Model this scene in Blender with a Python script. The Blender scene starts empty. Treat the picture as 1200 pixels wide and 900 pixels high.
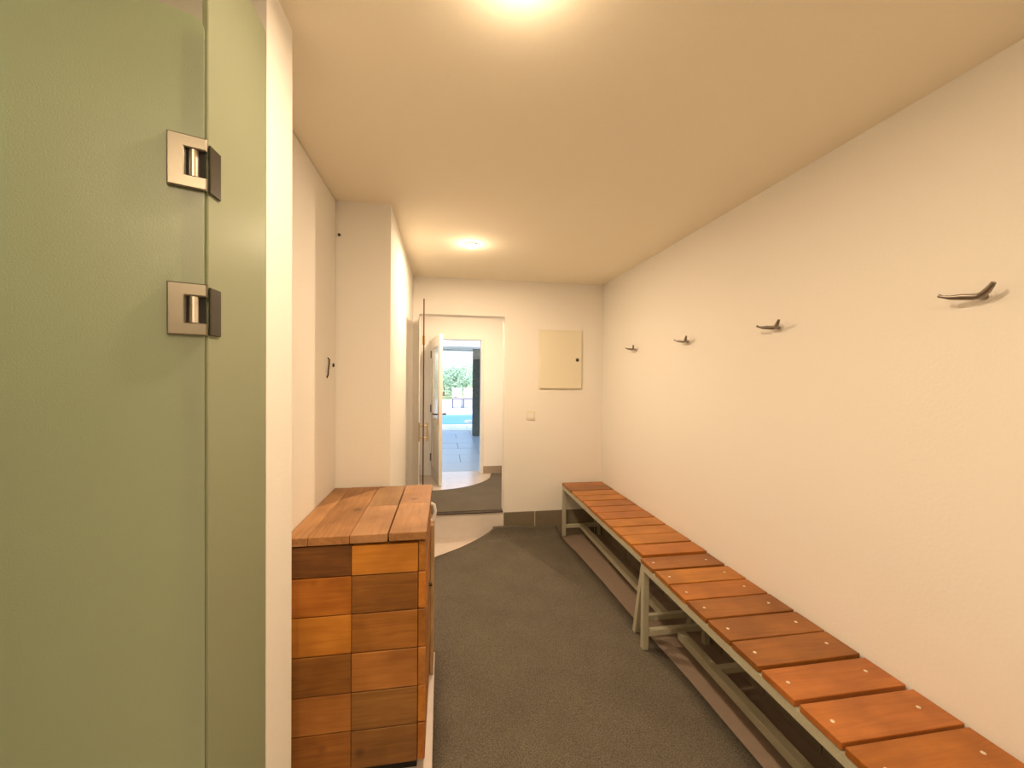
import bpy, bmesh, math, random
from mathutils import Vector, Matrix
random.seed(7)
SC = bpy.context.scene
COL = SC.collection

# ------------------------------------------------------------------ camera
cam_d = bpy.data.cameras.new('camera')
cam_d.sensor_fit = 'HORIZONTAL'; cam_d.sensor_width = 36.0
cam_d.lens = 14.3109
cam_d.clip_start = 0.02; cam_d.clip_end = 300
cam = bpy.data.objects.new('camera', cam_d); COL.objects.link(cam)
r = Vector((0.98668, -0.16243, 0.00888)); u = Vector((-0.00664, 0.01433, 0.99988)); f = Vector((0.16254, 0.98662, -0.01306))
m = Matrix((r, u, -f)).transposed().to_4x4(); m.translation = Vector((0, 0, 1.5514))
cam.matrix_world = m
SC.camera = cam

# ------------------------------------------------------------------ world, exposure
W = bpy.data.worlds.new('world'); SC.world = W; W.use_nodes = True
nt = W.node_tree
for n in list(nt.nodes): nt.nodes.remove(n)
sky = nt.nodes.new('ShaderNodeTexSky'); sky.sky_type = 'NISHITA'; sky.sun_disc = False
sky.sun_elevation = math.radians(48); sky.sun_rotation = math.radians(200); sky.dust_density = 1.5
bg = nt.nodes.new('ShaderNodeBackground'); bg.inputs['Strength'].default_value = 0.42
wo = nt.nodes.new('ShaderNodeOutputWorld')
nt.links.new(sky.outputs[0], bg.inputs[0]); nt.links.new(bg.outputs[0], wo.inputs[0])
sun_d = bpy.data.lights.new('sun', 'SUN'); sun_d.energy = 5.5; sun_d.angle = math.radians(1.0); sun_d.color = (1, .97, .92)
sun = bpy.data.objects.new('sun', sun_d); COL.objects.link(sun)
sun.rotation_euler = (math.radians(42), 0, math.radians(-160 + 180))
vs = SC.view_settings
vs.view_transform = 'Standard'; vs.look = 'None'; vs.gamma = 1; vs.use_curve_mapping = False
vs.exposure = 0.13
LAMP_COL = (1.0, 0.74, 0.505)
LAMP_W = 21.5

# ------------------------------------------------------------------ materials
def newmat(name):
    mt = bpy.data.materials.new(name); mt.use_nodes = True
    t = mt.node_tree; b = t.nodes['Principled BSDF']
    return mt, t, b
def N(t, kind, **kw):
    n = t.nodes.new(kind)
    for k, v in kw.items():
        if k in n.inputs: n.inputs[k].default_value = v
        else: setattr(n, k, v)
    return n
def simple(name, col, rough=.5, metal=0.0, bump=0, scale=60, var=0.0):
    mt, t, b = newmat(name)
    b.inputs['Base Color'].default_value = (*col, 1); b.inputs['Roughness'].default_value = rough; b.inputs['Metallic'].default_value = metal
    tc = N(t, 'ShaderNodeTexCoord')
    nz = N(t, 'ShaderNodeTexNoise', Scale=scale, Detail=4.0)
    t.links.new(tc.outputs['Object'], nz.inputs['Vector'])
    if bump:
        bp = N(t, 'ShaderNodeBump', Strength=bump, Distance=.002)
        t.links.new(nz.outputs['Fac'], bp.inputs['Height']); t.links.new(bp.outputs[0], b.inputs['Normal'])
    if var:
        mx = N(t, 'ShaderNodeMixRGB'); mx.inputs[1].default_value = (*[c*(1-var) for c in col], 1); mx.inputs[2].default_value = (*[min(1, c*(1+var)) for c in col], 1)
        t.links.new(nz.outputs['Fac'], mx.inputs[0]); t.links.new(mx.outputs[0], b.inputs['Base Color'])
    return mt
def wood(name, c1, c2, axis='X', rough=.45, knots=True, spec=.4, blot=None):
    mt, t, b = newmat(name)
    tc = N(t, 'ShaderNodeTexCoord'); oi = N(t, 'ShaderNodeObjectInfo')
    ad = N(t, 'ShaderNodeVectorMath', operation='ADD'); sc = N(t, 'ShaderNodeVectorMath', operation='SCALE')
    cb = N(t, 'ShaderNodeCombineXYZ')
    for i in range(3): t.links.new(oi.outputs['Random'], cb.inputs[i])
    t.links.new(cb.outputs[0], sc.inputs[0]); sc.inputs['Scale'].default_value = 17.0
    t.links.new(tc.outputs['Object'], ad.inputs[0]); t.links.new(sc.outputs[0], ad.inputs[1])
    mp = N(t, 'ShaderNodeMapping'); s = [22, 22, 22]; s['XYZ'.index(axis)] = 1.6
    mp.inputs['Scale'].default_value = s
    t.links.new(ad.outputs[0], mp.inputs[0])
    nz = N(t, 'ShaderNodeTexNoise', Scale=2.2, Detail=6.0, Roughness=.62, Distortion=1.1); t.links.new(mp.outputs[0], nz.inputs['Vector'])
    n2 = N(t, 'ShaderNodeTexNoise', Scale=5.0, Detail=2.0); t.links.new(ad.outputs[0], n2.inputs['Vector'])
    rp = N(t, 'ShaderNodeValToRGB'); rp.color_ramp.elements[0].position = .3; rp.color_ramp.elements[1].position = .72
    rp.color_ramp.elements[0].color = (*c2, 1); rp.color_ramp.elements[1].color = (*c1, 1)
    t.links.new(nz.outputs['Fac'], rp.inputs[0])
    mx = N(t, 'ShaderNodeMixRGB', blend_type='MULTIPLY'); mx.inputs[0].default_value = .8
    r2 = N(t, 'ShaderNodeValToRGB'); r2.color_ramp.elements[0].position = .35; r2.color_ramp.elements[0].color = (.62, .58, .52, 1); r2.color_ramp.elements[1].position = .62; r2.color_ramp.elements[1].color = (1, 1, 1, 1)
    t.links.new(n2.outputs['Fac'], r2.inputs[0])
    t.links.new(rp.outputs[0], mx.inputs[1]); t.links.new(r2.outputs[0], mx.inputs[2])
    last = mx
    if knots:
        vo = N(t, 'ShaderNodeTexVoronoi', Scale=4.2); t.links.new(ad.outputs[0], vo.inputs['Vector'])
        rk = N(t, 'ShaderNodeValToRGB'); rk.color_ramp.elements[0].position = .05; rk.color_ramp.elements[0].color = (.3, .22, .16, 1); rk.color_ramp.elements[1].position = .12; rk.color_ramp.elements[1].color = (1, 1, 1, 1)
        t.links.new(vo.outputs['Distance'], rk.inputs[0])
        m2 = N(t, 'ShaderNodeMixRGB', blend_type='MULTIPLY'); m2.inputs[0].default_value = .7
        t.links.new(mx.outputs[0], m2.inputs[1]); t.links.new(rk.outputs[0], m2.inputs[2]); last = m2
    t.links.new(last.outputs[0], b.inputs['Base Color'])
    bp = N(t, 'ShaderNodeBump', Strength=.25, Distance=.002); t.links.new(nz.outputs['Fac'], bp.inputs['Height']); t.links.new(bp.outputs[0], b.inputs['Normal'])
    b.inputs['Roughness'].default_value = rough; b.inputs['Specular IOR Level'].default_value = spec
    return mt
def lin(r, g, b):
    g_ = lambda c: (c/255/12.92 if c/255 <= .04045 else ((c/255+.055)/1.055)**2.4)
    return (g_(r), g_(g), g_(b))

PLASTER = simple('white_plaster', (.85, .82, .75), .85, bump=.25, scale=90, var=.015)
CEIL_M = simple('ceiling_paint', (.95, .88, .71), .9, bump=.15, scale=70, var=.015)
RECESS = simple('recess_plaster', (.87, .84, .79), .85, bump=.2, scale=90)
FLOOR_M = simple('pale_floor_tile', (.66, .57, .49), .22, bump=.12, scale=14, var=.12)
BORDER_M = simple('brown_border_tile', (.27, .205, .155), .35, bump=.12, scale=30, var=.14)
RISER_M = simple('pale_riser_tile', (.80, .73, .66), .3, bump=.05, scale=14, var=.06)
BASE_M = simple('brown_base_tile', (.20, .165, .11), .4, bump=.1, scale=40, var=.15)
WHITE = simple('white_lacquer', (.82, .80, .74), .35, bump=.03, scale=30)
CREAM = simple('cream_enamel', (.80, .75, .58), .45, bump=.03, scale=30)
STEEL = simple('sage_painted_steel', (.46, .44, .32), .42, bump=.25, scale=120, var=.18)
CHROME = simple('brushed_chrome', (.25, .23, .18), .36, 1.0, bump=.03, scale=200)
PINM = simple('polished_pin', (.80, .76, .68), .3, 1.0)
DARKMETAL = simple('dark_hinge_metal', (.055, .05, .035), .35, .6, bump=.05, scale=200)
HOOKM = simple('satin_nickel', (.30, .27, .23), .38, 1.0, bump=.03, scale=200)
BRASS = simple('brass', (.60, .44, .20), .4, 1.0, bump=.03, scale=200)
BRONZE = simple('dark_bronze', (.07, .035, .02), .45, .4, bump=.03, scale=200)
BLACK = simple('black_void', (.012, .010, .008), .8)
SCREW = simple('zinc_screw', (.80, .74, .60), .35, .6)

def carpet(name, c1, c2):
    mt, t, b = newmat(name)
    tc = N(t, 'ShaderNodeTexCoord')
    n1 = N(t, 'ShaderNodeTexNoise', Scale=200.0, Detail=4.0); n2 = N(t, 'ShaderNodeTexNoise', Scale=4.0, Detail=3.0)
    for n in (n1, n2): t.links.new(tc.outputs['Object'], n.inputs['Vector'])
    rp = N(t, 'ShaderNodeValToRGB'); rp.color_ramp.elements[0].position = .32; rp.color_ramp.elements[1].position = .7
    rp.color_ramp.elements[0].color = (*c1, 1); rp.color_ramp.elements[1].color = (*c2, 1)
    t.links.new(n1.outputs['Fac'], rp.inputs[0])
    mx = N(t, 'ShaderNodeMixRGB', blend_type='MULTIPLY'); mx.inputs[0].default_value = .35
    t.links.new(rp.outputs[0], mx.inputs[1]); t.links.new(n2.outputs['Fac'], mx.inputs[2]); t.links.new(mx.outputs[0], b.inputs['Base Color'])
    bp = N(t, 'ShaderNodeBump', Strength=.7, Distance=.004); t.links.new(n1.outputs['Fac'], bp.inputs['Height']); t.links.new(bp.outputs[0], b.inputs['Normal'])
    b.inputs['Roughness'].default_value = .95; b.inputs['Specular IOR Level'].default_value = .1
    return mt
CARPET = carpet('grey_brown_carpet', (.092, .079, .059), (.245, .215, .162))

def frosted(name, tint, diff, trl, refr, rough=.42):
    mt = bpy.data.materials.new(name); mt.use_nodes = True; t = mt.node_tree
    for n in list(t.nodes): t.nodes.remove(n)
    out = N(t, 'ShaderNodeOutputMaterial')
    tc = N(t, 'ShaderNodeTexCoord'); nz = N(t, 'ShaderNodeTexNoise', Scale=420.0, Detail=2.0); t.links.new(tc.outputs['Object'], nz.inputs['Vector'])
    bp = N(t, 'ShaderNodeBump', Strength=.25, Distance=.001); t.links.new(nz.outputs['Fac'], bp.inputs['Height'])
    d = N(t, 'ShaderNodeBsdfDiffuse', Color=(*tint, 1)); tl = N(t, 'ShaderNodeBsdfTranslucent', Color=(*tint, 1))
    rf = N(t, 'ShaderNodeBsdfRefraction', Color=(*tint, 1), Roughness=rough, IOR=1.12)
    gl = N(t, 'ShaderNodeBsdfGlossy', Color=(1, 1, 1, 1), Roughness=.35)
    for n in (d, rf, gl): t.links.new(bp.outputs[0], n.inputs['Normal'])
    tot = diff+trl+refr
    m1 = N(t, 'ShaderNodeMixShader'); m1.inputs[0].default_value = trl/(diff+trl); t.links.new(d.outputs[0], m1.inputs[1]); t.links.new(tl.outputs[0], m1.inputs[2])
    m2 = N(t, 'ShaderNodeMixShader'); m2.inputs[0].default_value = refr/tot; t.links.new(m1.outputs[0], m2.inputs[1]); t.links.new(rf.outputs[0], m2.inputs[2])
    m3 = N(t, 'ShaderNodeMixShader'); m3.inputs[0].default_value = .04; t.links.new(m2.outputs[0], m3.inputs[1]); t.links.new(gl.outputs[0], m3.inputs[2])
    t.links.new(m3.outputs[0], out.inputs['Surface'])
    return mt
FROST = frosted('frosted_green_glass', (.60, .645, .46), .36, .20, .44)
FROST_DOOR = frosted('frosted_green_door_glass', (.66, .75, .55), .36, .20, .44, .3)
FROST_WIN = frosted('frosted_window_glass', (.80, .92, .88), .1, .5, .4)
def glass(name, tint, rough=.02):
    mt, t, b = newmat(name)
    b.inputs['Base Color'].default_value = (*tint, 1); b.inputs['Transmission Weight'].default_value = 1.0
    b.inputs['Roughness'].default_value = rough; b.inputs['IOR'].default_value = 1.45
    return mt
PANE = glass('door_pane_glass', (.92, .97, 1.0), .08)
BRONZEGLASS = glass('bronze_glass', (.93, .90, .86), .02)

# ------------------------------------------------------------------ mesh helpers
def new_obj(name, me, mat=None, parent=None, loc=None):
    o = bpy.data.objects.new(name, me); COL.objects.link(o)
    if mat and not me.materials: me.materials.append(mat)
    if parent: o.parent = parent
    if loc: o.location = loc
    return o
def origin(parent):
    v = Vector((0, 0, 0))
    while parent is not None:
        v += parent.location; parent = parent.parent
    return v
class MB:
    def __init__(s): s.bm = bmesh.new()
    def box(s, x, y, z, bev=0.0, seg=1):
        vs_ = [s.bm.verts.new((a, b, c)) for a in x for b in y for c in z]
        q = [(0, 1, 3, 2), (4, 6, 7, 5), (0, 4, 5, 1), (2, 3, 7, 6), (0, 2, 6, 4), (1, 5, 7, 3)]
        fs = [s.bm.faces.new([vs_[i] for i in k]) for k in q]
        if bev:
            es = list({e for fc in fs for e in fc.edges})
            bmesh.ops.bevel(s.bm, geom=es, offset=bev, segments=seg, affect='EDGES', profile=.6)
        return s
    def tube(s, pts, rad, seg=10, cap=True):
        pts = [Vector(p) for p in pts]
        if not hasattr(rad, '__len__'): rad = [rad]*len(pts)
        rings = []; n = len(pts); ref = None
        for i, p in enumerate(pts):
            d = (pts[min(i+1, n-1)]-pts[max(i-1, 0)]).normalized()
            if ref is None: ref = d.orthogonal().normalized()
            ref = (ref-d*ref.dot(d)).normalized(); b = d.cross(ref)
            rr = rad[i]; rr = (rr, rr) if not isinstance(rr, tuple) else rr
            rings.append([s.bm.verts.new(p+ref*math.cos(2*math.pi*k/seg)*rr[0]+b*math.sin(2*math.pi*k/seg)*rr[1]) for k in range(seg)])
        for a, b_ in zip(rings, rings[1:]):
            for k in range(seg):
                fc = s.bm.faces.new((a[k], a[(k+1) % seg], b_[(k+1) % seg], b_[k])); fc.smooth = True
        if cap:
            for fc in (s.bm.faces.new(list(reversed(rings[0]))), s.bm.faces.new(rings[-1])):
                for e_ in fc.edges: e_.smooth = False
        return s
    def lathe(s, prof, seg=24, axis='Z'):
        rings = []
        for rr, h in prof:
            ring = []
            for k in range(seg):
                a = 2*math.pi*k/seg; c, d = rr*math.cos(a), rr*math.sin(a)
                ring.append(s.bm.verts.new({'Z': (c, d, h), 'X': (h, c, d), 'Y': (c, h, d)}[axis]))
            rings.append(ring)
        for a, b in zip(rings, rings[1:]):
            for k in range(seg):
                fc = s.bm.faces.new((a[k], a[(k+1) % seg], b[(k+1) % seg], b[k])); fc.smooth = True
        s.bm.faces.new(rings[0]); s.bm.faces.new(rings[-1])
        return s
    def prism(s, poly, z0, z1):                      # poly in XY
        lo = [s.bm.verts.new((x, y, z0)) for x, y in poly]; hi = [s.bm.verts.new((x, y, z1)) for x, y in poly]
        n = len(poly)
        s.bm.faces.new(list(reversed(lo))); s.bm.faces.new(hi)
        for i in range(n): s.bm.faces.new((lo[i], lo[(i+1) % n], hi[(i+1) % n], hi[i]))
        return s
    def mesh(s, name):
        bmesh.ops.recalc_face_normals(s.bm, faces=s.bm.faces)
        me = bpy.data.meshes.new(name); s.bm.to_mesh(me); s.bm.free(); return me
    def build(s, name, mat, parent=None, loc=None, world=True):
        """world=True: coordinates are world ones, moved into the parent's frame"""
        if parent is not None and world:
            o_ = origin(parent); bmesh.ops.translate(s.bm, verts=s.bm.verts, vec=-o_)
        elif parent is None and loc is not None:
            bmesh.ops.translate(s.bm, verts=s.bm.verts, vec=-Vector(loc))
        return new_obj(name, s.mesh(name), mat, parent, loc)
def empty(name, loc, rz=0.0):
    o = bpy.data.objects.new(name, None); COL.objects.link(o); o.location = loc; o.rotation_euler = (0, 0, rz); o.empty_display_size = .1
    return o
def tag(o, label=None, cat=None, group=None, kind=None):
    if label: o['label'] = label
    if cat: o['category'] = cat
    if group: o['group'] = group
    if kind: o['kind'] = kind
    return o
def struct(o): o['kind'] = 'structure'; return o
def copy_tree(o, parent=None):
    c = o.copy(); COL.objects.link(c); c.parent = parent
    for ch in list(o.children): copy_tree(ch, c)
    return c

# ------------------------------------------------------------------ room shell
CEIL = 2.5; XR = 1.565; D = 3.9; ZS = .245; FW = 5.58
XL = -.298; PY = 2.325; XN = -.585; XS = -.42
struct(MB().box((-1.75, 1.0), (-2.12, 3.95), (-.1, 0)).build('floor', FLOOR_M))
struct(MB().box((1.0, 1.72), (-2.12, 3.95), (-.1, 0)).build('floor', BORDER_M))  # brown tile, toned dark also to deepen the shade under the benches
st = struct(empty('floor', (0, 3.95, 0)))
MB().box((-.45, 1.1), (3.96, 5.72), (0, ZS)).build('floor_slab', FLOOR_M, st)
MB().box((-.24, .57), (3.945, 3.965), (0.0, ZS-.006)).build('step_riser', RISER_M, st)
MB().box((-.24, .57), (3.935, 3.975), (ZS-.006, ZS+.004)).build('step_shadow_line', simple('dark_brown_shadow_line', (.06, .04, .025), .8), st)  # dark strip painted in for the shadow line under the mat edge
struct(MB().box((-1.75, 1.72), (-2.12, 1.216), (CEIL, CEIL+.1)).box((-.72, 1.72), (1.216, 5.72), (CEIL, CEIL+.1)).build('ceiling', CEIL_M))
struct(MB().box((XR, XR+.15), (-2.12, 5.72), (0, CEIL)).build('wall_right', PLASTER))
struct(MB().box((.57, XR), (D, D+.15), (0, CEIL)).box((-.45, -.24), (D, D+.15), (0, CEIL)).box((-.24, .57), (D, D+.15), (2.151, CEIL)).build('wall_back', PLASTER))
struct(MB().box((XN-.14, XL), (PY, D), (0, CEIL)).build('wall_passage', PLASTER))
struct(MB().box((-.72, XN-.02), (1.216, PY), (0, CEIL)).build('wall_left', PLASTER))
struct(MB().box((-1.75, -1.4), (1.052, 1.216), (0, CEIL)).box((-.95, XS), (1.052, 1.216), (0, CEIL)).box((-1.4, -.95), (1.052, 1.216), (0, 1.78)).box((-1.4, -.95), (1.052, 1.216), (2.36, CEIL)).build('wall_shower', PLASTER))
struct(MB().box((-1.75, -1.6), (-2.12, 1.052), (0, CEIL)).build('wall_shower_side', simple('shower_wall_tile', (.62, .60, .52), .5, bump=.05)))
struct(MB().box((-1.75, 1.72), (-2.27, -2.12), (0, CEIL)).build('wall_front', PLASTER))
struct(MB().box((XS-.08, XS), (-2.12, .1), (0, CEIL)).build('wall_partition', PLASTER))
struct(MB().box((-.45, -.33), (D+.15, FW), (0, CEIL)).build('wall_recess_left', RECESS))
struct(MB().box((1.0, 1.1), (D+.15, FW), (0, CEIL)).build('wall_recess_right', RECESS))
struct(MB().box((-.45, -.165), (FW, FW+.14), (0, CEIL)).box((.487, 1.1), (FW, FW+.14), (0, CEIL)).box((-.165, .487), (FW, FW+.14), (2.075, CEIL)).build('wall_far', RECESS))
# door casing on the far wall
struct(MB().box((.487, .525), (FW-.012, FW), (ZS, 2.075), .003).box((-.205, -.165), (FW-.012, FW), (ZS, 2.075), .003).box((-.205, .525), (FW-.012, FW), (2.075, 2.115), .003).build('trim_1', WHITE))
# shower window
w1 = struct(empty('window_1', (-1.175, 1.13, 1.78)))
MB().box((-1.4, -1.36), (1.10, 1.16), (1.78, 2.36)).box((-.99, -.95), (1.10, 1.16), (1.78, 2.36)).box((-1.36, -.99), (1.10, 1.16), (1.78, 1.82)).box((-1.36, -.99), (1.10, 1.16), (2.32, 2.36)).build('window_frame', WHITE, w1)
MB().box((-1.36, -.99), (1.126, 1.132), (1.82, 2.32)).build('window_pane', FROST_WIN, w1)

# baseboards, tile by tile
def baseboard(name, pieces, mat, base):
    e = struct(empty(name, base))
    for x, y, z in pieces: MB().box(x, y, z, .002).build('tile', mat, e)
    return e
xs = [.572, .884, 1.2, 1.5, XR]
e = baseboard('baseboard_back', [((a, b-.008), (D-.011, D), (.0, .252)) for a, b in zip(xs, xs[1:])], BASE_M, (.9, D, 0))
MB().box((.573, XR-.02), (D-.006, D-.0005), (.002, .249)).build('grout', simple('pale_grout', (.62, .56, .45), .8), e)
yr = [.2+.31*k for k in range(12)]
e = baseboard('baseboard_right', [((XR-.011, XR), (a, min(b, D-.012)-.007), (0, .25)) for a, b in zip(yr, yr[1:]+[D]) if b > a], BASE_M, (XR, 2, 0))
e = baseboard('baseboard_far', [((a, b-.004), (FW-.012, FW), (ZS, .345)) for a, b in ((.527, .76), (.76, 1.0))], simple('tan_base_tile', (.36, .29, .215), .4, bump=.1, scale=40, var=.1), (.8, FW, ZS))
e = baseboard('baseboard_left', [((-.33, -.318), (a, b-.004), (ZS, .40)) for a, b in ((4.06, 4.5), (4.5, 5.0), (5.0, 5.5))], BASE_M, (-.33, 4.8, ZS))

# ------------------------------------------------------------------ downlights (lamp inside each fixture)
LENS = bpy.data.materials.new('lit_bulb'); LENS.use_nodes = True
b = LENS.node_tree.nodes['Principled BSDF']; b.inputs['Emission Color'].default_value = (1, .82, .58, 1); b.inputs['Emission Strength'].default_value = 11.0
def downlight(x, y, label, watts=LAMP_W, zc=CEIL, side=.08):
    e = tag(empty('ceiling_downlight', (x, y, zc)), label, 'downlight', 'ceiling downlights')
    MB().lathe([(.030, -.001), (.046, -.001), (.047, -.005), (.043, -.008), (.033, -.008), (.030, -.004)]).build('trim_ring', WHITE, e, world=False)
    MB().lathe([(.027, -.002), (.027, -.012), (.024, -.020), (.016, -.028), (.003, -.031)]).build('bulb', LENS, e, world=False)
    ld = bpy.data.lights.new('lamp', 'AREA'); ld.shape = 'DISK'; ld.size = .034; ld.energy = watts; ld.color = LAMP_COL
    lo = bpy.data.objects.new('lamp', ld); COL.objects.link(lo); lo.parent = e; lo.location = (0, 0, -.036)
    pd = bpy.data.lights.new('lamp_side_light', 'POINT'); pd.shadow_soft_size = .02; pd.energy = watts*side; pd.color = LAMP_COL
    po = bpy.data.objects.new('lamp_side_light', pd); COL.objects.link(po); po.parent = e; po.location = (0, 0, -.08)
    return e
downlight(.175, 2.9, 'small lit ceiling downlight nearer the far wall, fully in view', watts=22.5, side=.065)
downlight(.168, .93, 'ceiling downlight nearest the camera, glowing at the top edge of the photo', watts=15.5, side=.13)
downlight(.17, -.9, 'unseen ceiling downlight assumed behind the camera, strengthened as fill light', watts=23, side=.2)  # unseen, assumed to continue the row; power raised as fill light
downlight(-1.05, .35, 'unseen fill light added inside the shower enclosure', watts=3.5)  # unseen lamp added to brighten the frosted door and shower wall
downlight(.25, 4.65, 'ceiling downlight in the recess before the white door', watts=18)

# ------------------------------------------------------------------ carpets
def strip_mesh(rows, th):
    """rows: (list of (x, y, z)) of equal length -> closed slab of thickness th (offset along +z / -y)"""
    bm = bmesh.new(); top = [[bm.verts.new(p) for p in rw] for rw in rows]
    low = [[bm.verts.new((p[0], p[1]-(0 if p[2] < .03 else -.006), max(.0005, p[2]-th))) for p in rw] for rw in rows]
    nr, nc = len(rows), len(rows[0])
    for i in range(nr-1):
        for j in range(nc-1):
            bm.faces.new((top[i][j], top[i][j+1], top[i+1][j+1], top[i+1][j])).smooth = True
            bm.faces.new((low[i][j], low[i+1][j], low[i+1][j+1], low[i][j+1]))
    for i in range(nr-1):
        bm.faces.new((top[i][0], top[i+1][0], low[i+1][0], low[i][0])); bm.faces.new((top[i+1][-1], top[i][-1], low[i][-1], low[i+1][-1]))
    for j in range(nc-1):
        bm.faces.new((top[0][j+1], top[0][j], low[0][j], low[0][j+1])); bm.faces.new((top[-1][j], top[-1][j+1], low[-1][j+1], low[-1][j]))
    bmesh.ops.recalc_face_normals(bm, faces=bm.faces)
    return bm
prof = [(-1.6, .009, -.035, 1.28), (1.0, .009, -.035, 1.27), (1.415, .009, -.038, 1.263), (1.65, .009, -.040, 1.256), (1.92, .009, -.043, 1.25), (2.325, .009, -.046, 1.222), (2.335, .009, -.2, 1.221), (2.42, .009, -.2, 1.216), (2.95, .009, -.2, 1.197), (3.5, .009, -.12, 1.165),
        (3.56, .009, -.06, 1.155), (3.61, .009, .01, 1.15), (3.66, .009, .075, 1.147), (3.72, .009, .15, 1.142), (3.77, .010, .205, 1.138), (3.80, .014, .245, 1.134), (3.83, .026, .30, 1.13), (3.855, .05, .365, 1.12), (3.868, .08, .425, 1.11), (3.874, .105, .458, 1.10), (3.877, .128, .468, 1.09)]
rows = []
for y, z, a, c in prof:
    rw = []
    for j in range(15):
        t_ = j/14; x = a+(c-a)*t_
        zz = z if z <= .012 else z*(1-.12*math.sin(math.pi*t_))+(.012*math.sin(5*t_) if z > .06 else 0)
        rw.append((x, y, zz))
    rows.append(rw)
bm = strip_mesh(rows, .008); mb = MB(); mb.bm.free(); mb.bm = bm
o = mb.build('carpet_mat', CARPET, loc=(.6, 1.5, 0))
tag(o, 'large grey-brown carpet mat on the changing room floor, its far edge curled up the wall', 'carpet')
cols = []
for k in range(27):
    x = -.315+(.985+.315)*k/26
    dx = x+.165; yu = 5.56-math.sqrt(max(0, .64-dx*dx)) if abs(dx) < .8 else 5.54
    cols.append([(x, 3.985+(yu-3.985)*s_, ZS+.010) for s_ in (0, .25, .5, .75, 1)])
bm = bmesh.new()
tp = [[bm.verts.new(p) for p in c] for c in cols]; lw = [[bm.verts.new((p[0], p[1], ZS+.001)) for p in c] for c in cols]
for i in range(26):
    for j in range(4):
        bm.faces.new((tp[i][j], tp[i+1][j], tp[i+1][j+1], tp[i][j+1])); bm.faces.new((lw[i][j], lw[i][j+1], lw[i+1][j+1], lw[i+1][j]))
    bm.faces.new((tp[i][0], lw[i][0], lw[i+1][0], tp[i+1][0])); bm.faces.new((tp[i][4], tp[i+1][4], lw[i+1][4], lw[i][4]))
for i in (0, 26):
    for j in range(4): bm.faces.new((tp[i][j], tp[i][j+1], lw[i][j+1], lw[i][j]))
# keep clear of the jambs of the opening
for v in bm.verts:
    if v.co.y < 4.07: v.co.x = min(max(v.co.x, -.235), .565)
mb = MB(); mb.bm.free(); mb.bm = bm
o = mb.build('carpet_mat', CARPET, loc=(.3, 4.5, ZS))
tag(o, 'small brown carpet mat on the raised step, cut in an arc for the white door', 'carpet')

# ------------------------------------------------------------------ wooden chest
CW = {}
def cw(key, c1, c2, axis):
    k = (key, axis)
    if k not in CW: CW[k] = wood('chest_wood_'+key+axis.lower(), c1, c2, axis, rough=.42)
    return CW[k]
TONES = {'orange': ((0.588, 0.225, 0.029), (0.420, 0.135, 0.014)), 'bright': ((0.693, 0.300, 0.040), (0.525, 0.190, 0.020)), 'brown': ((0.347, 0.145, 0.025), (0.210, 0.080, 0.013)),
         'dark': ((0.247, 0.100, 0.022), (0.142, 0.055, 0.011)), 'olive': ((0.347, 0.165, 0.036), (0.231, 0.100, 0.020)), 'light': ((0.546, 0.235, 0.050), (0.399, 0.155, 0.029)), 'amber': ((0.462, 0.190, 0.029), (0.294, 0.110, 0.016))}
tone = lambda k, ax: cw(k, *TONES[k], ax)
ch = tag(empty('wooden_chest', (-.325, 1.96, 0)), 'waist-high chest of mixed reddish timber boards standing against the left wall', 'chest')
CX1 = -.067; CY0, CY1 = 1.613, 2.312
MB().box((XN+.03, CX1-.034), (CY0+.032, CY1-.02), (.0, .90)).build('inner_box', BLACK, ch)
zr = [.052, .201, .349, .500, .650, .797, .917]
tl = ['amber', 'light', 'brown', 'bright', 'orange', 'dark']; tr = ['olive', 'olive', 'light', 'amber', 'brown', 'bright']
for i in range(6):
    z0, z1 = zr[i]+.002, zr[i+1]-.002
    MB().box((XN+.002, -.346), (CY0+random.uniform(-.001, .001), CY0+.028), (z0, z1), .0015).build('front_board', tone(tl[i], 'X'), ch)
    MB().box((-.344, -.099), (CY0-.0015+random.uniform(-.001, .001), CY0+.028), (z0, z1-(.004 if i == 5 else 0)), .0015).build('front_board', tone(tr[i], 'X'), ch)
    MB().box((-.097, CX1-random.uniform(0, .003)), (CY0+.001, CY1), (z0+random.uniform(-.001, .003), z1), .002).build('side_board', tone(['orange', 'bright', 'light', 'amber', 'orange', 'amber'][i], 'Y'), ch)
CT = {k: wood('chest_top_'+k, c1, c2, 'Y', rough=.5) for k, (c1, c2) in {
    'a': ((0.486, 0.258, 0.100), (0.357, 0.169, 0.058)), 'b': ((0.457, 0.232, 0.085), (0.300, 0.132, 0.040)), 'c': ((0.415, 0.236, 0.091), (0.307, 0.162, 0.061)), 'd': ((0.500, 0.280, 0.128), (0.400, 0.199, 0.079)), 'e': ((0.429, 0.221, 0.091), (0.357, 0.169, 0.061))}.items()}
tz = (.9215, .9535)
for (x0, x1, y0, y1, mk, dz) in [(XN+.002, -.501, CY0-.006, CY1, 'a', -.001), (-.499, -.353, CY0-.008, CY1, 'b', 0), (-.351, -.2135, CY0-.008, 1.965, 'd', .001), (-.351, -.2135, 1.967, CY1, 'c', .0005), (-.2075, CX1+.001, CY0-.010, 1.985, 'a', .003), (-.2075, CX1+.001, 1.987, CY1, 'e', .0025)]:
    MB().box((x0, x1), (y0, y1), (tz[0]+dz, tz[1]+dz), .002).build('top_board', CT[mk], ch)
MB().box((CX1-.002, CX1+.016), (2.14, 2.30), (.003, .79), .004).build('back_post', wood('pale_timber', (.62, .42, .23), (.50, .32, .16), 'Z', knots=False), ch)
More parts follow.
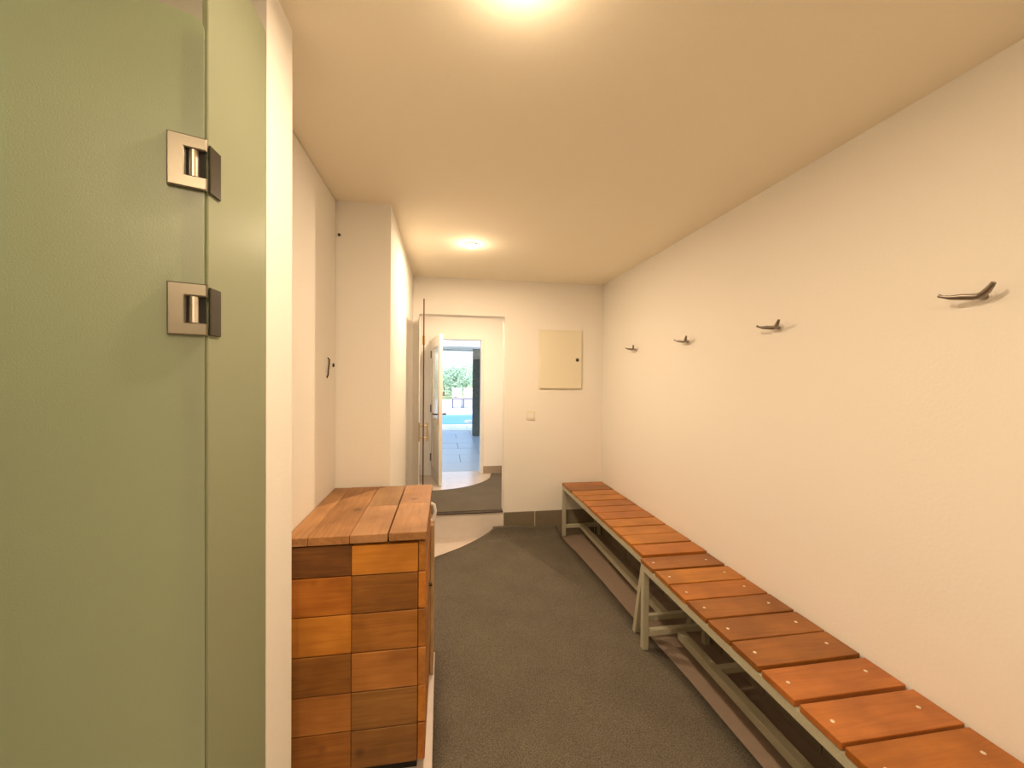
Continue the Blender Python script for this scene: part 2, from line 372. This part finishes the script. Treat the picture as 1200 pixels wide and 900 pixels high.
MB().tube([(CX1-.004, 2.20, .885), (CX1+.014, 2.20, .875), (CX1+.020, 2.20, .84), (CX1+.014, 2.20, .80), (CX1-.004, 2.20, .79)], .009, 10).build('side_handle', WHITE, ch)['label'] = 'white handle on the side of the chest'
MB().lathe([(.004, 0), (.009, .002), (.010, .010), (.006, .014)], 12, 'X').build('latch_knob', DARKMETAL, ch, loc=(CX1+.325, -.02, .58), world=False)['label'] = 'dark latch knob'

# ------------------------------------------------------------------ benches
BW = [wood('bench_slat_%s' % n, c1, c2, 'X', rough=.38, knots=False, spec=.5) for n, c1, c2 in (
    ('red', (.48, .17, .022), (.35, .112, .013)), ('amber', (.54, .215, .026), (.40, .145, .015)), ('brown', (.36, .135, .022), (.25, .086, .012)), ('rust', (.50, .175, .036), (.37, .118, .02)))]
def bench(label, y_far, pitch, n, xl, xr, ztop, tones, screws, splay):
    y_near = y_far-pitch*n
    e = tag(empty('slatted_bench', ((xl+xr)/2, (y_far+y_near)/2, 0)), label, 'bench', 'slatted benches along the right wall')
    th = .024; zt = ztop-th; rl = .034
    base = {}
    for k in range(n):
        yc = y_far-pitch*(k+.5); hw = pitch/2-.0065
        me = MB().box((xl, xr), (-hw, hw), (0, th), .003, 2).mesh('slat')
        bw = BW[tones[k % len(tones)]]; me.materials.append(bw)
        o_ = new_obj('slat', me, None, e, Vector((0, yc, zt+random.uniform(-.0008, .0015)))-Vector((e.location.x, e.location.y, 0)))
        o_.rotation_euler = (0, 0, random.uniform(-.006, .006))
        if screws:
            for sx in (xl+.045, xr-.07):
                s_ = new_obj('screw', SCREW_ME, None, o_, (sx, random.uniform(-.008, .008), th-.0005))
    cx = (xl+xr)/2
    a0, a1 = xl+.003, xr-.012
    for x0 in (a0, a1-rl): MB().box((x0, x0+rl), (y_near+.004, y_far-.004), (zt-rl-.006, zt-.0005), .002).build('side_rail', STEEL, e)
    for y0 in (y_far-.004-rl, y_near+.004): MB().box((a0+rl, a1-rl), (y0, y0+rl), (zt-rl, zt-.0005), .002).build('end_rail', STEEL, e)
    for x0 in (a0, a1-rl):
        for (y0, sp) in ((y_far-.006-rl, 0), (y_near+.006, splay)):
            m_ = MB().box((x0, x0+rl), (y0, y0+rl), (.0095 if x0 < 1.2 else 0.0, zt-rl-.005), .002)
            for v in m_.bm.verts:
                if v.co.z < .1: v.co.y += sp
            m_.build('leg', STEEL, e)
    cz = .085
    spn = splay*.8
    for y0 in (y_far-.006-rl, y_near+.006+spn): MB().box((a0+rl-.001, a1-rl+.001), (y0+.002, y0+rl-.002), (cz, cz+rl), .002).build('cross_bar', STEEL, e)
    MB().box((cx-.023, cx+.023), (y_near+.006+spn+rl, y_far-.006-rl-(.03 if screws else .001)), (cz-.006, cz+.036), .002).build('stretcher', STEEL, e)
    if screws: MB().box((cx+.022, a1-.001), (1.81, 1.845), (cz, cz+.03), .002).build('cross_bar', STEEL, e)
    return e
SCREW_ME = MB().lathe([(.0065, 0), (.0065, .0012), (.004, .002), (.001, .002)], 10).mesh('screw'); SCREW_ME.materials.append(SCREW)
bench('slatted wooden bench on pale metal legs at the far end, meeting the back wall', 3.88, .153, 11, 1.147, 1.556, .53, [0, 2, 1, 1, 0, 0, 0, 1, 1, 1, 0], False, .10)
bench('slatted wooden bench with visible slat screws, in the near right foreground', 2.185, .1515, 11, 1.120, 1.556, .522, [2, 1, 0, 2, 2, 2, 3, 3, 0, 2, 0], True, 0)

# ------------------------------------------------------------------ coat hooks on the right wall
def make_hook():
    e = empty('coat_hook', (XR, 0, 0))
    MB().lathe([(.020, 0), (.020, -.003), (.017, -.005), (.004, -.005)], 20, 'X').build('wall_plate', PLASTER, e, world=False)
    MB().tube([(-.003, 0, -.004), (-.014, 0, -.005), (-.028, 0, -.003)], [.009, .0075, .007], 12).build('stem', HOOKM, e, world=False)
    MB().tube([(-.024, -.006, -.002), (-.032, .012, -.003), (-.040, .036, .001), (-.048, .056, .003), (-.054, .071, .008), (-.056, .080, .013)], [(.007, .009), (.008, .010), (.007, .010), (.0055, .007), (.004, .0045), (.0055, .0055)], 12).build('arm', HOOKM, e, world=False)
    MB().tube([(-.024, .006, -.002), (-.032, -.012, .001), (-.040, -.026, .009), (-.046, -.038, .019), (-.048, -.044, .027)], [(.007, .009), (.008, .010), (.0065, .009), (.005, .007), (.0055, .006)], 12).build('arm', HOOKM, e, world=False)
    return e
hk = make_hook()
hl = ['double coat hook on the right wall nearest the camera, above the near bench', 'double coat hook on the right wall second from the camera, large gap on both sides', 'double coat hook on the right wall third from the camera', 'double coat hook on the right wall farthest from the camera, nearest the back wall']
for i, (y, z) in enumerate(((.955, 1.807), (1.70, 1.807), (2.43, 1.807), (3.17, 1.807))):
    o = hk if i == 0 else copy_tree(hk)
    o.location = (XR, y, z); tag(o, hl[i], 'hook', 'coat hooks on the right wall')

# ------------------------------------------------------------------ electrical panel, switch, small fittings
ep = tag(empty('electrical_panel', (1.126, D, 1.453)), 'cream electrical panel cover with a dark lock on the back wall', 'panel')
MB().box((.905, 1.347), (D-.010, D), (1.450, 2.033), .002).build('frame', CREAM, ep)
MB().box((.915, 1.338), (D-.022, D-.010), (1.460, 2.024), .003).build('door', CREAM, ep)
MB().lathe([(.016, 0), (.017, -.006), (.012, -.010), (.003, -.011)], 18, 'Y').build('lock', DARKMETAL, ep, loc=(.166, -.022, .289), world=False)['label'] = 'dark round lock'
ls = tag(empty('light_switch', (.83, D, 1.151)), 'small white light switch on the back wall below the electrical panel', 'switch')
MB().box((.787, .873), (D-.008, D), (1.151, 1.237), .002).build('plate', CREAM, ls)
MB().box((.803, .857), (D-.012, D-.008), (1.166, 1.222), .002).build('rocker', WHITE, ls)
o = MB().lathe([(.004, 0), (.008, -.003), (.007, -.008), (.002, -.010)], 12, 'Y').build('wall_screw', DARKMETAL, loc=(0, 0, 0)); o.location = (-.566, PY, 2.317)
tag(o, 'tiny dark screw high on the left pillar face', 'screw')
# closet door in the nook's left wall
d3 = struct(empty('door_3', (XN, 1.9, 0)))
MB().box((XN-.019, XN), (1.36, PY-.006), (.004, CEIL-.004)).build('leaf', PLASTER, d3)
MB().tube([(XN, 2.182, 1.648), (XN+.009, 2.178, 1.640), (XN+.010, 2.170, 1.615), (XN+.010, 2.158, 1.585), (XN+.009, 2.156, 1.562), (XN, 2.168, 1.548)], .0038, 8).build('pull_handle', DARKMETAL, d3)
MB().lathe([(.004, 0), (.010, .002), (.010, .007), (.003, .010)], 12, 'X').build('keyhole_cover', DARKMETAL, d3, loc=(0, 2.272-1.9, 1.614), world=False)

# ------------------------------------------------------------------ frosted shower enclosure
SY = .808
sp = tag(empty('glass_panel', (XS, .93, 0)), 'narrow fixed frosted glass panel between the shower door and the white wall end', 'glass panel')
MB().box((XS-.010, XS), (SY+.004, 1.050), (.02, 2.362), .0015).build('pane', FROST, sp)
MB().box((XS-.014, XS+.002), (SY+.004, 1.050), (.0, .02)).build('floor_channel', CHROME, sp)
sd = tag(empty('shower_door', (XS, SY, 0), math.radians(202.77)), 'large frosted greenish glass shower door standing open at the left edge', 'door')
GT = .010
m_ = MB()
poly = [(.004, .02), (.66, .02), (.66, 2.178), (.020, 2.178), (.009, 2.174), (.004, 2.164)]
lo = [m_.bm.verts.new((x, -GT/2, z)) for x, z in poly]; hi = [m_.bm.verts.new((x, GT/2, z)) for x, z in poly]
m_.bm.faces.new(lo); m_.bm.faces.new(list(reversed(hi)))
for i in range(6): m_.bm.faces.new((lo[i], hi[i], hi[(i+1) % 6], lo[(i+1) % 6]))
m_.build('pane', FROST_DOOR, sd, world=False)
MB().box((.003, .036), (-GT/2-.007, -GT/2-.0005), (.03, 2.15), .001).build('edge_seal', simple('seal_rubber', (.07, .06, .04), .6), sd, world=False)
for zc in (1.9205, 1.667):
    h = empty('hinge', (0, 0, zc)); h.parent = sd
    def cplate(y0, y1, nm):
        c = MB(); pl = [(-.001, -.045), (.054, -.045), (.054, .045), (-.001, .045), (-.001, .023), (.030, .023), (.030, -.023), (-.001, -.023)]
        a = [c.bm.verts.new((x, y0, z)) for x, z in pl]; b_ = [c.bm.verts.new((x, y1, z)) for x, z in pl]
        for q in ((0, 1, 6, 7), (1, 2, 5, 6), (2, 3, 4, 5)):
            c.bm.faces.new([a[i] for i in q]); c.bm.faces.new([b_[i] for i in reversed(q)])
        for i in range(8): c.bm.faces.new((a[i], b_[i], b_[(i+1) % 8], a[(i+1) % 8]))
        bmesh.ops.recalc_face_normals(c.bm, faces=c.bm.faces)
        es = [e_ for e_ in c.bm.edges if all(v.co.y > y0+.0001 for v in e_.verts) and not e_.is_manifold is False and len(e_.link_faces) == 2 and e_.calc_face_angle(0) > .5]
        bmesh.ops.bevel(c.bm, geom=es, offset=.002, segments=1, affect='EDGES')
        c.build(nm, CHROME, h, world=False)
    cplate(GT/2, GT/2+.010, 'leaf_plate'); cplate(-GT/2-.010, -GT/2, 'leaf_plate')
    MB().tube([(.0185, .005, -.0225), (.0185, .005, .0225)], .0078, 14).build('pin', PINM, h, world=False)
    MB().box((.002, .029), (GT/2-.0045, GT/2+.0005), (-.0225, .0225)).build('pin_recess', BLACK, h, world=False)
    # plate clamped on the fixed panel (world axis +Y), written in the door's own frame
    ca, sa = math.cos(math.radians(-202.77)), math.sin(math.radians(-202.77))
    for (x0, x1) in ((.0005, .0045), (-.0145, -.0105)):
        c = MB().box((x0, x1), (.002, .038), (-.043, .043), .0015)
        for v in c.bm.verts: v.co.x, v.co.y = ca*v.co.x-sa*v.co.y, sa*v.co.x+ca*v.co.y
        c.build('panel_plate', DARKMETAL, h, world=False)['label'] = 'dark hinge plate'

# ------------------------------------------------------------------ glass swing door in the opening (seen edge-on)
p0 = Vector((-.197, 3.885, 0)); p1 = Vector((-.160, 3.15, 0))
d2 = struct(empty('door_2', p0, math.atan2(p1.y-p0.y, p1.x-p0.x)))
L2 = (p1-p0).length
MB().box((0, L2-.006), (-.004, .004), (.02, 2.15)).build('pane', BRONZEGLASS, d2, world=False)
MB().box((L2-.006, L2), (-.005, .005), (.02, 2.15)).build('edge_strip', BRONZE, d2, world=False)
hm = MB()
for s_ in (-1, 1): hm.tube([(L2-.07, s_*.030, 1.060), (L2-.07, s_*.030, 1.205)], .0055, 10)
for z in (1.085, 1.18): hm.tube([(L2-.07, -.030, z), (L2-.07, .030, z)], .004, 8)
hm.build('pull_handle', BRASS, d2, world=False)
for z in (.4, 1.9): MB().box((-.002, .05), (-.012, .012), (z-.04, z+.04), .002).build('hinge', BRASS, d2, world=False)

# ------------------------------------------------------------------ white glazed door, open into the recess
p0 = Vector((-.160, 5.545, ZS)); p1 = Vector((-.047, 4.93, ZS))
d1 = struct(empty('door_1', p0, math.atan2(p1.y-p0.y, p1.x-p0.x)))
LW = (p1-p0).length
t2 = .02
MB().box((0, .10), (-t2, t2), (.012, 1.83), .003).build('stile', WHITE, d1, world=False)
MB().box((LW-.10, LW), (-t2, t2), (.012, 1.83), .003).build('stile', WHITE, d1, world=False)
for z0, z1 in ((.012, .16), (.68, .80), (1.70, 1.83)): MB().box((.1, LW-.1), (-t2+.001, t2-.001), (z0, z1), .003).build('rail', WHITE, d1, world=False)
MB().box((.1, LW-.1), (-.004, .004), (.80, 1.70)).build('glass_pane', PANE, d1, world=False)
MB().box((.1, LW-.1), (-.010, .010), (.16, .68), .003).build('lower_panel', WHITE, d1, world=False)
for s_ in (-1, 1):
    hh = MB().box((LW-.068, LW-.032), (s_*t2, s_*(t2+.006)) if s_ > 0 else (s_*(t2+.006), s_*t2), (.74, .96), .002).build('handle_plate', BRASS, d1, world=False)
    MB().tube([(LW-.05, s_*(t2+.004), .87), (LW-.05, s_*(t2+.045), .87), (LW-.06, s_*(t2+.052), .87), (LW-.16, s_*(t2+.052), .868)], .009, 10).build('lever', BRONZE, hh, world=False)
for z in (.25, .90, 1.62): MB().box((-.006, .004), (-t2-.012, -t2+.004), (z-.05, z+.05), .002).build('hinge', BRONZE, d1, world=False)

# ------------------------------------------------------------------ outside: terrace, pergola, pool, chairs, greenery
PAVE = simple('blue_grey_paver', (.40, .43, .45), .35, bump=.1, scale=25, var=.12)
COPING = simple('white_coping', (.80, .82, .80), .5, bump=.1, scale=20)
DECK = simple('pale_deck', (.60, .61, .60), .6, bump=.1, scale=20, var=.05)
tr_ = struct(empty('floor', (.5, 7.9, ZS)))
MB().box((-3.5, 4.5), (5.72, 10.2), (-.1, ZS-.012)).build('bed', simple('dark_bed', (.12, .13, .14), .8), tr_)
for i in range(7):
    for j in range(10):
        x0 = -2.9+j*.7+(.35 if i % 2 else 0); y0 = 5.724+i*.638
        MB().box((x0+.004, x0+.696), (y0+.004, y0+.634), (ZS-.02, ZS-random.uniform(0, .003)), .003).build('paver', PAVE, tr_)
struct(MB().box((-14, 16), (10.2, 11.45), (-.1, ZS+.01)).build('trim_2', COPING))
wat, t, b = newmat('pool_water')
b.inputs['Base Color'].default_value = (.06, .25, .52, 1); b.inputs['Roughness'].default_value = .35; b.inputs['Specular IOR Level'].default_value = .2
nz = N(t, 'ShaderNodeTexNoise', Scale=3.5, Detail=3.0); bp = N(t, 'ShaderNodeBump', Strength=.35, Distance=.02)
t.links.new(nz.outputs['Fac'], bp.inputs['Height']); t.links.new(bp.outputs[0], b.inputs['Normal'])
o = MB().box((-14, 16), (11.45, 15.0), (-.1, ZS-.03)).build('pool_water', wat, loc=(1, 13, 0)); tag(o, 'blue swimming pool water seen through the white doorway', 'water', kind='stuff')
struct(MB().box((-14, 16), (15.0, 24), (-.1, ZS+.05)).build('floor', DECK))
struct(MB().box((-60, 60), (24, 90), (-.2, .2)).build('ground', simple('dry_lawn', (.36, .42, .20), .9, bump=.2, scale=3, var=.2)))
pg = tag(empty('pergola', (.72, 7.6, ZS)), 'terrace canopy with a dark rough post and pale fascia beyond the doorway', 'pergola')
MB().box((.625, .84), (9.2, 9.42), (ZS, 2.265), .01).build('post', simple('dark_rough_post', (.085, .092, .075), .8, bump=.8, scale=14, var=.5), pg)
MB().box((-3.4, 4.4), (9.19, 9.30), (2.212, 2.262), .003).build('beam', simple('dark_beam', (.22, .26, .28), .5), pg)
MB().box((-3.4, 4.4), (9.2, 9.32), (2.265, 2.44), .003).build('fascia', simple('pale_blue_fascia', (.90, .96, 1.0), .5), pg)
MB().box((-3.4, 4.4), (5.73, 8.75), (2.44, 2.52), .003).build('roof_panel', COPING, pg)
MB().box((-3.4, 4.4), (9.24, 9.28), (2.09, 2.205), .003).build('roller_blind', simple('pale_blind', (.70, .80, .84), .6), pg)
st_ = tag(empty('side_stool', (.60, 10.5, ZS+.01)), 'small white round stool by the near pool edge', 'stool')
MB().lathe([(.04, .15), (.10, .15), (.11, .17), (.11, .20), (.09, .215), (.01, .215)], 20).build('seat', WHITE, st_, world=False)
for k in range(3):
    a = 2*math.pi*k/3; MB().tube([(.06*math.cos(a), .06*math.sin(a), .152), (.085*math.cos(a), .085*math.sin(a), 0)], .009, 8).build('leg', WHITE, st_, world=False)
CHW = simple('white_chair_paint', (.62, .53, .50), .5)
def chair():
    e = empty('deck_chair', (0, 0, 0))
    MB().box((-.20, .20), (-.22, .20), (.40, .43), .006).build('seat', CHW, e, world=False)
    for sx in (-.19, .19):
        for sy in (-.21, .19): MB().tube([(sx, sy, 0), (sx, sy, .40)], .013, 8).build('leg', simple_violet, e, world=False)
        MB().tube([(sx, .19, .42), (sx, .26, .86)], .013, 8).build('back_post', CHW, e, world=False)
    for k in range(7): MB().box((-.19, .19), (.20+.0095*k, .212+.0095*k), (.47+.056*k, .505+.056*k), .003).build('back_slat', CHW, e, world=False)
    MB().box((-.20, .20), (-.235, -.22), (.37, .41), .003).build('seat_rail', simple_violet, e, world=False)
    return e
simple_violet = simple('violet_grey_metal', (.08, .07, .17), .5)
c0 = chair(); c1 = copy_tree(c0)
for c, (x, y), rz, lb in ((c0, (.52, 17.2), .05, 'pale slatted deck chair beyond the pool, the left one of the pair'), (c1, (.98, 17.4), -.1, 'pale slatted deck chair beyond the pool, partly behind the dark post')):
    c.location = (x, y, ZS+.05); c.rotation_euler = (0, 0, rz+math.pi*0); tag(c, lb, 'chair', 'deck chairs beyond the pool')
LEAF = [simple('leaf_'+n, c, .6) for n, c in (('pale', (.42, .56, .44)), ('mid', (.32, .47, .34)), ('grey', (.50, .60, .52)))]  # leaf greens paled to carry the washed-out daylight haze
TRUNK = simple('bark', (.20, .15, .10), .9, bump=.5, scale=20)
def bush(name, x, y, h, w, k, label):
    e = tag(empty(name, (x, y, .2)), label, 'shrub', 'shrubs beyond the deck')
    rnd = random.Random(k*11+3); bm = bmesh.new()
    for i in range(1500):
        while True:
            p = Vector((rnd.uniform(-1, 1), rnd.uniform(-1, 1), rnd.uniform(-1, 1)))
            if .35 < p.length < 1: break
        lump = 1+.22*math.sin(5*p.x+k)*math.cos(4*p.z+k*2)
        c = Vector((p.x*w*lump, p.y*w*.8*lump, h*.55+p.z*h*.45*lump)); s_ = rnd.uniform(.05, .11)
        d1_ = Vector((rnd.gauss(0, 1), rnd.gauss(0, 1), rnd.gauss(0, 1))).normalized(); d2_ = d1_.orthogonal().normalized()
        bm.faces.new([bm.verts.new(c+q) for q in (-d1_*s_, d2_*s_*.5, d1_*s_, -d2_*s_*.5)])
    me = bpy.data.meshes.new('foliage'); bm.to_mesh(me); bm.free()
    fo = new_obj('foliage', me, LEAF[k % 3], e); fo['kind'] = 'stuff'
    MB().tube([(0, 0, 0), (.05, .02, h*.3), (0, .05, h*.6)], [.09, .07, .04], 8).build('trunk', TRUNK, e, world=False)
for k, (n, x, y, h, w, lb) in enumerate((('shrub', -1.0, 25.5, 1.7, 1.0, 'low pale shrub left of the deck chairs beyond the pool'), ('shrub', .7, 27.2, 2.3, 1.0, 'rounded green shrub straight behind the deck chairs'), ('shrub', 3.2, 27, 1.9, 1.0, 'grey-green shrub behind the dark terrace post'),
                                         ('shrub', -.1, 31, 2.6, 1.3, 'taller pale shrub rising behind the low one'), ('shrub', 1.6, 33, 2.8, 1.5, 'tallest shrub at the back under the white sky'))):
    bush(n, x, y, h, w, k, lb)
